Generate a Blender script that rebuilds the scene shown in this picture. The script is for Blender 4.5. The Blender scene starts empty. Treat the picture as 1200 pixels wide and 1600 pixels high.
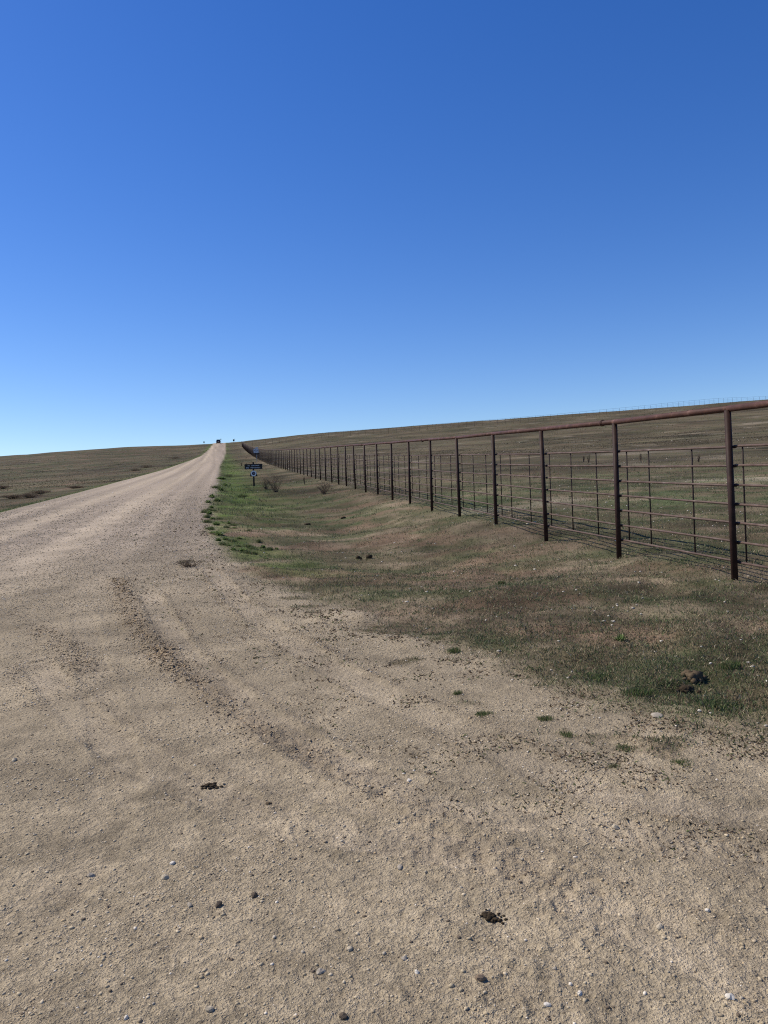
import bpy, bmesh, math, random
import numpy as np
from mathutils import Vector, Matrix, Quaternion

random.seed(11)
RNG = np.random.default_rng(7)
scene = bpy.context.scene
COL = scene.collection
R = math.radians

# ------------------------------------------------------------------ camera
CAM_H = 1.65
ROLL = R(2.06)
cam_data = bpy.data.cameras.new('camera')
cam = bpy.data.objects.new('camera', cam_data)
COL.objects.link(cam)
cam_data.sensor_fit = 'VERTICAL'
cam_data.sensor_height = 36.0
cam_data.lens = 36.0 * 1250 / 1600
cam_data.clip_start = 0.05
cam_data.clip_end = 6000
cam.matrix_world = Matrix.Translation((0, 0, CAM_H)) @ Matrix.Rotation(ROLL, 4, 'Y') @ Matrix.Rotation(R(90), 4, 'X')
scene.camera = cam

# ------------------------------------------------------------------ sky, sun, exposure
SUN_EL = R(48)
SUN_H = Vector((-0.95, 0.30)).normalized()
SUN_V = Vector((SUN_H.x * math.cos(SUN_EL), SUN_H.y * math.cos(SUN_EL), math.sin(SUN_EL)))
world = bpy.data.worlds.new('World')
scene.world = world
world.use_nodes = True
wn = world.node_tree
wn.nodes.clear()
w_out = wn.nodes.new('ShaderNodeOutputWorld')
w_bg = wn.nodes.new('ShaderNodeBackground')
w_sky = wn.nodes.new('ShaderNodeTexSky')
w_sky.sky_type = 'NISHITA'
w_sky.sun_disc = False
w_sky.sun_elevation = SUN_EL
w_sky.sun_rotation = math.atan2(SUN_H.x, SUN_H.y)
w_sky.altitude = 800
w_sky.air_density = 1.05
w_sky.dust_density = 0.3
w_sky.ozone_density = 3.0
w_bg.inputs['Strength'].default_value = 0.12
w_hs = wn.nodes.new('ShaderNodeHueSaturation')           # the clear high-plains sky is a deeper blue
w_hs.inputs['Saturation'].default_value = 1.33
w_hs.inputs['Hue'].default_value = 0.516
wn.links.new(w_sky.outputs[0], w_hs.inputs['Color'])
wn.links.new(w_hs.outputs[0], w_bg.inputs[0])
wn.links.new(w_bg.outputs[0], w_out.inputs[0])

sun_data = bpy.data.lights.new('sun', 'SUN')
sun_data.energy = 4.6
sun_data.angle = R(0.53)
sun_data.color = (1.0, 0.935, 0.815)
sun = bpy.data.objects.new('sun', sun_data)
COL.objects.link(sun)
sun.location = (0, 0, 60)
sun.rotation_euler = SUN_V.to_track_quat('Z', 'Y').to_euler()

scene.cycles.filter_width = 1.15
scene.cycles.use_denoising = False                       # keeps the grain of the gravel
scene.view_settings.view_transform = 'Standard'
scene.view_settings.look = 'None'
scene.view_settings.exposure = 0.21
scene.view_settings.gamma = 1.0
scene.view_settings.use_curve_mapping = False

# ------------------------------------------------------------------ noise
def _hash(ix, iy, seed):
    h = (ix.astype(np.uint32) * np.uint32(374761393) + iy.astype(np.uint32) * np.uint32(668265263)
         + np.uint32((seed * 2246822519) & 0xffffffff))
    h = (h ^ (h >> np.uint32(13))) * np.uint32(1274126177)
    h = h ^ (h >> np.uint32(16))
    return (h & np.uint32(0xffff)).astype(np.float64) / 65535.0

def vnoise(x, y, seed=0):
    """smooth value noise in -1..1"""
    fx = np.floor(x); fy = np.floor(y)
    ix = fx.astype(np.int64); iy = fy.astype(np.int64)
    tx = x - fx; ty = y - fy
    tx = tx * tx * (3 - 2 * tx); ty = ty * ty * (3 - 2 * ty)
    a = _hash(ix, iy, seed); b = _hash(ix + 1, iy, seed)
    c = _hash(ix, iy + 1, seed); d = _hash(ix + 1, iy + 1, seed)
    return 2 * ((a + (b - a) * tx) * (1 - ty) + (c + (d - c) * tx) * ty) - 1

def fbm(x, y, seed=0, octv=4, gain=0.5):
    s = 0; a = 1.0; n = 0
    for i in range(octv):
        c, sn = math.cos(0.6 + i), math.sin(0.6 + i)
        s = s + a * vnoise((x * c - y * sn) * 2 ** i + 17.3 * i, (x * sn + y * c) * 2 ** i - 9.1 * i, seed + i)
        n += a; a *= gain
    return s / n

def sstep(a, b, x):
    t = np.clip((x - a) / (b - a), 0, 1)
    return t * t * (3 - 2 * t)

def gauss(x, w):
    return np.exp(-(x / w) ** 2)

# ------------------------------------------------------------------ lie of the land
# height profile along u, the direction in which the prairie rises
_knots_u = [-400, -60, -12, 0, 20, 25, 57, 81, 163, 285, 345]
_knots_s = [0.0, 0.0, 0.05, 0.066, 0.072, 0.080, 0.086, 0.089, 0.104, 0.122, 0.126]
_uu = np.concatenate([np.arange(-400, 420, 0.5), np.array([420, 1e4])])
_ss = np.interp(_uu, _knots_u + [365, 400, 420, 1e4], _knots_s + [0.118, 0.03, -0.09, -0.004])
_SS = np.concatenate([[0], np.cumsum((_ss[1:] + _ss[:-1]) / 2 * np.diff(_uu))])
_SS = _SS - np.interp(0, _uu, _SS)

ROAD_A, ROAD_B = -0.41, -0.2                        # the road's line: X = A + B*Y at its right edge
def road_right(Y):
    return ROAD_A + ROAD_B * Y + np.interp(Y, [120, 241, 377], [0, 1.5, 2.5])
def road_left_t(Y):
    return np.interp(Y, [0, 75, 105, 150, 220, 380], [9.0, 9.0, 8.5, 7.6, 5.2, 3.5])
FENCE_X0, FENCE_Y0, FENCE_DX, FENCE_DY = 4.0, 9.19, -0.526, 2.72
FENCE_H = 2.0

def base_h(X, Y):
    u = Y + 0.34 * X
    # contour lines bend a little so that the land is not a plane
    return np.interp(u, _uu, _SS)

def fence_x(Y):
    return FENCE_X0 + (Y - FENCE_Y0) * FENCE_DX / FENCE_DY

def macro_h(X, Y):
    X = np.asarray(X, float); Y = np.asarray(Y, float)
    r = np.hypot(X, Y)
    h = base_h(X, Y)
    xr = ROAD_A + ROAD_B * Y
    t = xr - X                                          # distance left of the road's right edge
    lf = t - road_left_t(Y)
    xf = fence_x(Y)
    along = sstep(9, 15, Y) * (1 - sstep(26, 42, Y))
    mid = xr * 0.45 + xf * 0.55
    h = h - 0.30 * along * gauss(X - mid, 2.1)          # the swale beside the road
    h = h + 0.22 * sstep(14, 40, Y) * sstep(-1.2, 0.3, t) * (1 - sstep(-0.3, 1.5, lf))   # road bed
    h = h + 0.10 * gauss(X - xf, 1.0) * sstep(13, 20, Y)
    field = sstep(0, 6, X - xf) + sstep(0, 6, lf)
    h = h + 0.16 * field * fbm(X / 13.0, Y / 13.0, 31, 3) * sstep(8, 25, r)
    h = h + 0.6 * fbm(X / 90.0, Y / 90.0, 41, 2) * sstep(60, 160, r) * np.clip(field + 0.15, 0, 1)
    up_ = sstep(130, 340, r)
    h = h + up_ * (1.4 * sstep(0, 40, X - xf) + 1.2 * np.clip(X / 155, 0, 1.6) + 1.5 * sstep(4, 50, lf))   # shoulders of the hill
    verge = sstep(-0.2, 1.5, X - xr) * (1 - sstep(-0.5, 1, X - xf)) * sstep(8, 14, Y)
    h = h + 0.13 * verge * fbm(X / 2.3, Y / 2.3, 51, 3)
    return h

_rt = np.array([math.cos(ROLL), 0, -math.sin(ROLL)])
_up = np.array([math.sin(ROLL), 0, math.cos(ROLL)])

def at(px, py):
    """the spot on the ground seen at a point of the 1200x1600 photograph"""
    d = (px - 600) / 1250 * _rt - (py - 800) / 1250 * _up + np.array([0, 1.0, 0])
    ts = np.concatenate([np.arange(1.0, 20, 0.02), np.arange(20, 480, 0.25)])
    zz = CAM_H + d[2] * ts - macro_h(d[0] * ts, d[1] * ts)
    i = int(np.argmax(zz < 0))
    if zz[i] >= 0:
        i = int(np.argmin(zz))
        t = ts[i]
    else:
        t = ts[i - 1] + (ts[i] - ts[i - 1]) * zz[i - 1] / (zz[i - 1] - zz[i])
    return d[0] * t, d[1] * t

# edge between the gravel apron and the grass
EDGE = [(332, 773), (320, 792), (322, 832), (340, 868), (390, 905), (480, 932), (560, 962), (640, 998), (720, 1024),
        (800, 1046), (900, 1080), (1000, 1112), (1100, 1136), (1200, 1156), (1400, 1190)]
EDGE_W = [at(*p) for p in EDGE]
EDGE_W = [(float(road_right(y)), y) for y in (480, 300, 200, 120, 80, 60, 45)] + EDGE_W + [(9, 3.2), (40, 0.0)]
_eX = np.array([p[0] for p in EDGE_W]); _eY = np.array([p[1] for p in EDGE_W])

def polyline_dist(X, Y, pts):
    """distance, arclength and side of the nearest point of a polyline"""
    best = np.full(X.shape, 1e9); arc = np.zeros(X.shape); side = np.zeros(X.shape)
    s0 = 0.0
    for (x0, y0), (x1, y1) in zip(pts[:-1], pts[1:]):
        dx, dy = x1 - x0, y1 - y0
        L = math.hypot(dx, dy)
        k = np.clip(((X - x0) * dx + (Y - y0) * dy) / (L * L), 0, 1)
        ex = X - (x0 + k * dx); ey = Y - (y0 + k * dy)
        d = np.hypot(ex, ey)
        m = d < best
        best = np.where(m, d, best); arc = np.where(m, s0 + k * L, arc)
        side = np.where(m, np.sign(dx * ey - dy * ex), side)
        s0 += L
    return best, arc, side

def smooth_path(px):
    """pixel waypoints to a finely divided ground path"""
    w = np.array([at(*p) for p in px])
    n = len(w); t = np.arange(n); tt = np.linspace(0, n - 1, (n - 1) * 5 + 1)
    out = []
    for c in range(2):
        p = w[:, c]
        v = []
        for q in tt:
            i = min(int(q), n - 2); f = q - i
            p0, p1, p2, p3 = p[max(i - 1, 0)], p[i], p[i + 1], p[min(i + 2, n - 1)]
            v.append(0.5 * ((2 * p1) + (-p0 + p2) * f + (2 * p0 - 5 * p1 + 4 * p2 - p3) * f * f + (-p0 + 3 * p1 - 3 * p2 + p3) * f ** 3))
        out.append(v)
    return list(zip(*out))

TRACKS = [smooth_path(p) for p in (
    [(1330, 1395), (1190, 1345), (1000, 1305), (880, 1288), (760, 1268), (600, 1225), (470, 1165), (360, 1085), (280, 1010), (235, 930)],
    [(1330, 1290), (1180, 1275), (1000, 1250), (880, 1218), (740, 1150), (600, 1085), (480, 1020), (390, 955), (330, 890)],
    [(1250, 1560), (1050, 1470), (930, 1420), (800, 1350), (650, 1320), (480, 1290), (330, 1240), (160, 1150), (60, 1040)],
    [(-80, 1520), (60, 1420), (160, 1300), (180, 1180), (150, 1060), (130, 960)],
)]
WINDROWS = [smooth_path(p) for p in (
    [(185, 905), (205, 960), (255, 1025), (330, 1085), (430, 1155), (560, 1225), (690, 1290), (790, 1350), (880, 1400)],
    [(20, 960), (90, 1000), (140, 1060), (240, 1180), (420, 1260)],
    [(1330, 1440), (1150, 1410), (1000, 1385), (900, 1360), (800, 1330)],
)]

def masks(X, Y):
    """veg 0..1 (bare gravel to grass), edge distance, road coordinate"""
    d, _, _ = polyline_dist(X, Y, EDGE_W)
    xe = np.interp(-Y, -_eY, _eX)
    sgn = np.where(X > xe, 1.0, -1.0)
    ed = d * sgn
    xr = ROAD_A + ROAD_B * Y
    t = xr - X
    left = t - road_left_t(Y)                                   # >0 beyond the left edge of the road
    r = np.hypot(X, Y)
    soft = np.clip(0.10 + 0.020 * r, 0.1, 0.35)
    wob = fbm(X / 0.9, Y / 0.9, 61, 4) * 0.30 * (1 - 0.6 * sstep(15, 60, Y)) + fbm(X / 0.12, Y / 0.12, 62, 2) * 0.12 * (1 - sstep(12, 20, r))
    near = 1 - sstep(12, 20, Y)
    w = soft + (0.06 + 0.35 * sstep(0.6, 2.0, X)) * near
    veg_r = sstep(-w * 0.6, w, ed + wob)
    veg_l = sstep(-0.1, 0.25, left + fbm(X / 1.2, Y / 1.2, 63, 3) * 0.25 * (1 - 0.7 * sstep(30, 80, Y)))
    veg = np.maximum(veg_r * (ed > -1.2), veg_l)
    # loose tufts on the apron short of the edge
    isl = sstep(0.34, 0.62, fbm(X / 0.42, Y / 0.30, 64, 3)) * sstep(-1.1, -0.25, ed) * (ed < 0.5) * near * 0.85
    veg = np.maximum(veg, isl)
    return veg, ed, t, left

def cell_size(r):
    return np.maximum(r * 0.002, np.minimum(r * r * 0.0019 / CAM_H, 0.01 * r))

def lodn(X, Y, r, seed, lams, gain=1.0):
    """sum of noises, each fading out where the ground mesh is too coarse to carry it"""
    c = cell_size(r); s = 0
    for i, lam in enumerate(lams):
        s = s + vnoise(X / lam, Y / lam, seed + i) * np.clip(lam / (1.6 * c) - 0.5, 0, 1) * (0.4 + 0.6 * np.clip(c * 14 / lam, 0, 1))
    return s * gain

def micro_h(X, Y, veg, t):
    r = np.hypot(X, Y) + 1e-6
    cell = cell_size(r)
    def amp(lam):
        return np.clip(lam / (2.5 * cell) - 0.6, 0, 1)
    g = 1 - veg
    h = g * 0.010 * fbm(X / 0.55, Y / 0.55, 71, 2) * amp(0.5)
    patch = 0.22 + 0.78 * sstep(-0.2, 0.35, fbm(X / 0.7, Y / 0.5, 75, 3))
    h = h + g * 0.0075 * fbm(X / 0.10, Y / 0.10, 72, 2) * amp(0.09) * patch
    h = h + g * 0.0050 * vnoise(X / 0.034, Y / 0.034, 73) * amp(0.034) * patch
    h = h + g * 0.0030 * vnoise(X / 0.017, Y / 0.017, 74) * amp(0.017)
    clod = sstep(0.40, 0.85, vnoise(X / 0.060, Y / 0.060, 66)) * 0.011 * amp(0.055) + sstep(0.45, 0.85, vnoise(X / 0.026, Y / 0.026, 67)) * 0.006 * amp(0.026)
    h = h + g * clod * (0.10 + 0.90 * sstep(-0.1, 0.4, fbm(X / 0.9, Y / 0.6, 68, 3)))
    h = h + g * 0.022 * vnoise(X / 0.22, Y / 0.22, 70) * np.clip(0.25 / (2.5 * cell) - 0.6, 0, 1) * sstep(5, 9, r)
    h = h + veg * (0.035 * fbm(X / 0.35, Y / 0.35, 76, 2) * amp(0.3) + 0.05 * fbm(X / 0.8, Y / 0.8, 65, 2) * amp(0.8) + 0.020 * vnoise(X / 0.09, Y / 0.09, 77) * amp(0.09)
                   + 0.010 * vnoise(X / 0.04, Y / 0.04, 78) * amp(0.04))
    # hoof-sized dents and clods in the trampled strip
    h = h - veg * 0.035 * sstep(0.45, 0.8, vnoise(X / 0.45, Y / 0.45, 79)) * amp(0.4)
    near = r < 14
    smooth = np.zeros(X.shape); loose = np.zeros(X.shape)
    if near.any():
        xn, yn = X[near], Y[near]
        hh = np.zeros(xn.shape); sm = np.zeros(xn.shape); lo = np.zeros(xn.shape)
        for i, tr in enumerate(TRACKS):
            d, s, sd = polyline_dist(xn, yn, tr)
            ds = d * sd
            inside = 1 - sstep(0.10, 0.15, d)
            wear = 0.35 + 0.65 * sstep(-0.3, 0.4, fbm(xn / 0.6, yn / 0.6, 90 + i, 2))
            wear = wear * (0.35 if i == 3 else 1.0)
            hh += -0.010 * inside * (0.3 + 0.7 * wear) + 0.008 * gauss(d - 0.17, 0.035) * (0.3 + 0.7 * wear)
            near_ = 1 - sstep(5, 9, np.hypot(xn, yn))
            hh += 0.0035 * inside * wear * near_ * vnoise(ds / 0.014, s / 0.9, 87 + i)          # fine ribs drawn along the wheel's way
            if i in (0, 3):
                lug = np.sin(2 * math.pi * (s / 0.055 + ds / 0.10 + 0.35 * fbm(xn / 0.15, yn / 0.15, 88, 2)))
                hh += 0.0022 * inside * sstep(0.1, 0.5, fbm(xn / 0.35, yn / 0.35, 85 + i, 2)) * lug * near_
            sm = np.maximum(sm, inside * wear)
            lo = np.maximum(lo, (0.15 if i == 3 else 0.42) * gauss(d - 0.19, 0.06) * sstep(-0.2, 0.3, fbm(xn / 0.7, yn / 0.7, 103 + i, 3)))
        for i, wr in enumerate(WINDROWS):
            d, s, sd = polyline_dist(xn, yn, wr)
            d = d + 0.07 * fbm(xn / 0.3, yn / 0.3, 95 + i, 3)
            k = gauss(d, 0.15) * ((0.6, 0.15, 0.3)[i] + (0.4, 0.45, 0.5)[i] * sstep(-0.5, 0.4, fbm(xn / 0.8, yn / 0.8, 99 + i, 2)))
            k = k * (0.4 if i == 2 else 1.0)
            hh += 0.014 * k + 0.016 * k * vnoise(xn / 0.05, yn / 0.05, 98) + 0.010 * k * vnoise(xn / 0.022, yn / 0.022, 97)
            lo = np.maximum(lo, k * (0.45 if i == 2 else 1.0) * (0.5 + 0.5 * sstep(3.0, 5.5, np.hypot(xn, yn))))
        gn = g[near]
        h[near] += hh * gn
        smooth[near] = sm * gn * 0.45; loose[near] = lo * gn
    # wheel paths on the road itself
    for c, w in ((3.4, 0.6), (6.0, 0.6), (1.6, 0.25), (7.9, 0.4)):
        k = (0.45 if w < 0.5 else 1.0) * gauss(t - c - 0.15 * fbm(Y / 14.0, Y * 0 + c, 101, 2), w) * sstep(8, 16, Y)
        h = h - 0.02 * k * g
        smooth = np.maximum(smooth, k * g)
    return h, smooth, loose

def ground_h(X, Y):
    X = np.atleast_1d(np.asarray(X, float)); Y = np.atleast_1d(np.asarray(Y, float))
    veg, ed, t, left = masks(X, Y)
    m, s, l = micro_h(X, Y, veg, t)
    return macro_h(X, Y) + m

def gz(x, y):
    return float(ground_h(x, y)[0])

# ------------------------------------------------------------------ materials
def new_mat(name, rough=0.9, spec=0.2):
    m = bpy.data.materials.new(name); m.use_nodes = True
    n = m.node_tree.nodes; b = n['Principled BSDF']
    b.inputs['Roughness'].default_value = rough
    b.inputs['Specular IOR Level'].default_value = spec
    return m, n, m.node_tree.links, b

def noise_node(n, l, scale, detail=4, rough=0.6, coord=None):
    t = n.new('ShaderNodeTexNoise'); t.inputs['Scale'].default_value = scale
    t.inputs['Detail'].default_value = detail; t.inputs['Roughness'].default_value = rough
    if coord is not None: l.new(coord, t.inputs['Vector'])
    return t

def plain(name, c, rough=0.8, spec=0.3, var=0.25, scale=20.0, bump=0.0, metal=0.0):
    m, n, l, b = new_mat(name, rough, spec)
    tc = n.new('ShaderNodeTexCoord')
    t = noise_node(n, l, scale, 5, 0.6, tc.outputs['Object'])
    r = n.new('ShaderNodeValToRGB')
    r.color_ramp.elements[0].position = 0.3; r.color_ramp.elements[1].position = 0.7
    r.color_ramp.elements[0].color = (*[v * (1 - var) for v in c], 1)
    r.color_ramp.elements[1].color = (*[min(1, v * (1 + var)) for v in c], 1)
    l.new(t.outputs['Fac'], r.inputs['Fac']); l.new(r.outputs['Color'], b.inputs['Base Color'])
    b.inputs['Metallic'].default_value = metal
    if bump:
        bp = n.new('ShaderNodeBump'); bp.inputs['Strength'].default_value = bump; bp.inputs['Distance'].default_value = 0.01
        l.new(t.outputs['Fac'], bp.inputs['Height']); l.new(bp.outputs['Normal'], b.inputs['Normal'])
    return m

def vcol_mat(name, rough=0.95, spec=0.1, fine=None, bump=0.0, trans=0.0):
    m, n, l, b = new_mat(name, rough, spec)
    a = n.new('ShaderNodeAttribute'); a.attribute_name = 'tint'
    col = a.outputs['Color']
    if fine:
        geo = n.new('ShaderNodeNewGeometry')
        prev = None
        for k, (sc, lo, hi) in enumerate(fine):
            t = noise_node(n, l, sc, 3, 0.65, geo.outputs['Position'])
            mr = n.new('ShaderNodeMapRange')
            mr.inputs['From Min'].default_value = 0.3; mr.inputs['From Max'].default_value = 0.7
            mr.inputs['To Min'].default_value = lo; mr.inputs['To Max'].default_value = hi
            l.new(t.outputs['Fac'], mr.inputs['Value'])
            mx = n.new('ShaderNodeMix'); mx.data_type = 'RGBA'; mx.blend_type = 'MULTIPLY'
            mx.inputs['Factor'].default_value = 1
            l.new(col, mx.inputs['A']); l.new(mr.outputs['Result'], mx.inputs['B'])
            col = mx.outputs['Result']
            if prev is None: prev = t.outputs['Fac']
            else:
                ad = n.new('ShaderNodeMath'); ad.operation = 'MULTIPLY_ADD'; ad.inputs[1].default_value = 2.2
                l.new(t.outputs['Fac'], ad.inputs[0]); l.new(prev, ad.inputs[2]); prev = ad.outputs[0]
        if bump:
            bp = n.new('ShaderNodeBump'); bp.inputs['Strength'].default_value = bump; bp.inputs['Distance'].default_value = 0.012
            l.new(prev, bp.inputs['Height']); l.new(bp.outputs['Normal'], b.inputs['Normal'])
    l.new(col, b.inputs['Base Color'])
    if trans:
        b.inputs['Transmission Weight'].default_value = 0
        out = n['Material Output']
        tr = n.new('ShaderNodeBsdfTranslucent'); l.new(col, tr.inputs['Color'])
        ms = n.new('ShaderNodeMixShader'); ms.inputs['Fac'].default_value = trans
        l.new(b.outputs[0], ms.inputs[1]); l.new(tr.outputs[0], ms.inputs[2]); l.new(ms.outputs[0], out.inputs['Surface'])
    return m

M_GRAVEL = vcol_mat('gravel', 0.95, 0.08, [(110.0, 0.70, 1.30), (32.0, 0.84, 1.16)], 1.0)
M_PRAIRIE = vcol_mat('prairie_turf', 0.97, 0.05, [(60.0, 0.70, 1.3), (14.0, 0.85, 1.15)], 0.8)
M_PEBBLE = vcol_mat('pebble', 0.85, 0.2)
M_BLADE = vcol_mat('grass_blade', 0.85, 0.1, None, 0, 0.25)
M_WEED = vcol_mat('weed_leaf', 0.75, 0.2, None, 0, 0.4)

def rust_mat(name, dark, red, pale, scale=9.0, rough=0.62, spec=0.15):
    m, n, l, b = new_mat(name, rough, spec)
    geo = n.new('ShaderNodeNewGeometry')
    t = noise_node(n, l, scale, 6, 0.65, geo.outputs['Position'])
    r = n.new('ShaderNodeValToRGB'); e = r.color_ramp.elements
    e[0].position = 0.32; e[0].color = (*dark, 1)
    e[1].position = 0.58; e[1].color = (*red, 1)
    p = e.new(0.74); p.color = (*pale, 1)
    l.new(t.outputs['Fac'], r.inputs['Fac']); l.new(r.outputs['Color'], b.inputs['Base Color'])
    t2 = noise_node(n, l, 60, 3, 0.6, geo.outputs['Position'])
    bp = n.new('ShaderNodeBump'); bp.inputs['Strength'].default_value = 0.3; bp.inputs['Distance'].default_value = 0.003
    l.new(t2.outputs['Fac'], bp.inputs['Height']); l.new(bp.outputs['Normal'], b.inputs['Normal'])
    return m
M_POST = rust_mat('post_rust', (0.020, 0.0105, 0.0085), (0.038, 0.0185, 0.014), (0.070, 0.035, 0.027), rough=0.6, spec=0.14)
M_TOPRAIL = rust_mat('top_rail_rust', (0.052, 0.026, 0.019), (0.088, 0.041, 0.029), (0.18, 0.10, 0.075), 5.0)
M_RAIL = rust_mat('rail_rust', (0.075, 0.048, 0.038), (0.125, 0.085, 0.068), (0.20, 0.155, 0.13), 6.0)
M_STAY = rust_mat('stay_rust', (0.022, 0.014, 0.012), (0.038, 0.024, 0.020), (0.06, 0.04, 0.034), 8.0)

# ------------------------------------------------------------------ mesh helpers
def tag(o, label=None, cat=None, group=None, kind=None):
    if label: o['label'] = label
    if cat: o['category'] = cat
    if group: o['group'] = group
    if kind: o['kind'] = kind
    return o

def np_mesh(name, verts, faces, mat=None, tint=None, smooth=False):
    """mesh from numpy arrays; faces (n,3) or (n,4)"""
    me = bpy.data.meshes.new(name)
    verts = np.ascontiguousarray(verts, np.float32); faces = np.ascontiguousarray(faces, np.int32)
    k = faces.shape[1]
    me.vertices.add(len(verts)); me.vertices.foreach_set('co', verts.ravel())
    me.loops.add(faces.size); me.loops.foreach_set('vertex_index', faces.ravel())
    me.polygons.add(len(faces))
    me.polygons.foreach_set('loop_start', np.arange(len(faces), dtype=np.int32) * k)
    me.polygons.foreach_set('loop_total', np.full(len(faces), k, np.int32))
    if smooth: me.polygons.foreach_set('use_smooth', np.ones(len(faces), bool))
    me.update(calc_edges=True); me.validate()
    if tint is not None:
        at_ = me.attributes.new('tint', 'FLOAT_COLOR', 'POINT')
        rgba = np.ones((len(verts), 4), np.float32); rgba[:, :3] = tint
        at_.data.foreach_set('color', rgba.ravel())
    if mat: me.materials.append(mat)
    return me

def link(name, me, parent=None):
    o = bpy.data.objects.new(name, me); COL.objects.link(o)
    if parent: o.parent = parent
    return o

def empty(name, loc=(0, 0, 0), rz=0.0):
    o = bpy.data.objects.new(name, None); COL.objects.link(o)
    o.location = loc; o.rotation_euler = (0, 0, rz); o.empty_display_size = 0.2
    return o

class MB:
    def __init__(s): s.v = []; s.f = []
    def add(s, v, f):
        k = len(s.v); s.v += [tuple(p) for p in v]; s.f += [tuple(i + k for i in q) for q in f]
    def box(s, c, d, rot=None, taper=1.0):
        x, y, z = d[0] / 2, d[1] / 2, d[2] / 2
        v = [Vector((a * x * (taper if e > 0 else 1), b * y * (taper if e > 0 else 1), e * z)) for e in (-1, 1) for a, b in ((-1, -1), (1, -1), (1, 1), (-1, 1))]
        if rot is not None: v = [rot @ p for p in v]
        s.add([p + Vector(c) for p in v], [(3, 2, 1, 0), (4, 5, 6, 7), (0, 1, 5, 4), (1, 2, 6, 5), (2, 3, 7, 6), (3, 0, 4, 7)])
    def tube(s, a, b, r0, r1=None, n=8, caps=True):
        a = Vector(a); b = Vector(b); r1 = r0 if r1 is None else r1
        q = (b - a).to_track_quat('Z', 'Y')
        v = []
        for p, r in ((a, r0), (b, r1)):
            v += [p + q @ Vector((r * math.cos(2 * math.pi * i / n), r * math.sin(2 * math.pi * i / n), 0)) for i in range(n)]
        f = [(i, (i + 1) % n, n + (i + 1) % n, n + i) for i in range(n)]
        if caps: f += [tuple(range(n - 1, -1, -1)), tuple(range(n, 2 * n))]
        s.add(v, f)
    def prism(s, pts, y0, y1):
        """polygon in x,z pushed along y"""
        n = len(pts)
        v = [(p[0], y0, p[1]) for p in pts] + [(p[0], y1, p[1]) for p in pts]
        f = [tuple(range(n)), tuple(range(2 * n - 1, n - 1, -1))] + [(i, n + i, n + (i + 1) % n, (i + 1) % n) for i in range(n)]
        s.add(v, f)
    def mesh(s, name, mat, smooth=False, bevel=0.0):
        me = bpy.data.meshes.new(name); me.from_pydata(s.v, [], s.f)
        bm = bmesh.new(); bm.from_mesh(me)
        bmesh.ops.recalc_face_normals(bm, faces=bm.faces)
        if bevel:
            bmesh.ops.bevel(bm, geom=[e for e in bm.edges], offset=bevel, segments=2, affect='EDGES', profile=0.6)
        bm.to_mesh(me); bm.free()
        if smooth:
            for p in me.polygons: p.use_smooth = len(p.vertices) == 4
        me.materials.append(mat)
        return me
    def build(s, name, mat, parent=None, smooth=False, bevel=0.0):
        return link(name, s.mesh(name, mat, smooth, bevel), parent)

# ------------------------------------------------------------------ ground and gravel road
DTH = 0.0022
th = np.concatenate([np.linspace(-math.pi, -0.68, 36)[:-1], np.arange(-0.66, 0.66, DTH), np.linspace(0.68, math.pi, 36)])
q = np.arange(1.32, 0.20, -0.0019)
rr = np.concatenate([[0.02, 0.5, 0.9], CAM_H / q, np.geomspace(CAM_H / 0.1985, 440, 400), np.geomspace(460, 3000, 24)])
TH, RR = np.meshgrid(th, rr)
GX = (RR * np.sin(TH)).ravel(); GY = (RR * np.cos(TH)).ravel()
veg, ed, tl, left = masks(GX, GY)
mic, smo, loo = micro_h(GX, GY, veg, tl)
mic = np.where(np.abs(TH.ravel()) < 0.67, mic, 0)
GZ = macro_h(GX, GY) + mic
gr = RR.ravel()

def mixc(a, b, k):
    return a + (np.asarray(b) - a) * k[:, None]

def gravel_tint(X, Y, smooth, loose, r):
    n = len(X)
    c = np.tile(np.array([0.325, 0.261, 0.174]), (n, 1))
    far = sstep(8, 22, Y)
    c = mixc(c, (0.312, 0.250, 0.186), far)
    p = fbm(X / 1.1, Y / 0.8, 111, 4)
    c = c * (1 + 0.07 * p)[:, None]
    stain = sstep(0.10, 0.55, fbm(X / 0.28, Y / 0.22, 112, 5, 0.65)) * (1 - sstep(10, 18, Y)) * (0.4 + 0.6 * sstep(-0.2, 0.4, fbm(X / 1.6, Y / 1.6, 119, 2)))
    c = mixc(c, (0.225, 0.175, 0.115), stain * 0.5)
    c = mixc(c, (0.42, 0.338, 0.240), smooth * 0.75)
    c = mixc(c, (0.215, 0.168, 0.115), loose * 0.75)
    lanes = fbm((ROAD_A + ROAD_B * Y - X) / 0.42, Y / 40.0, 113, 3) * sstep(9, 20, Y)
    c = c * (1 + 0.28 * lanes)[:, None]
    c = c * (1 + 0.17 * lodn(X, Y, r, 114, (0.02, 0.05, 0.12, 0.3, 0.7)))[:, None]
    return c

def soil_mask(X, Y, ed):
    return sstep(0.06, 0.40, fbm(X / 1.0, Y / 0.7, 150, 5, 0.6) + 0.22 * (1 - sstep(0.2, 1.6, ed))) * (1 - sstep(24, 45, np.hypot(X, Y)))

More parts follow.
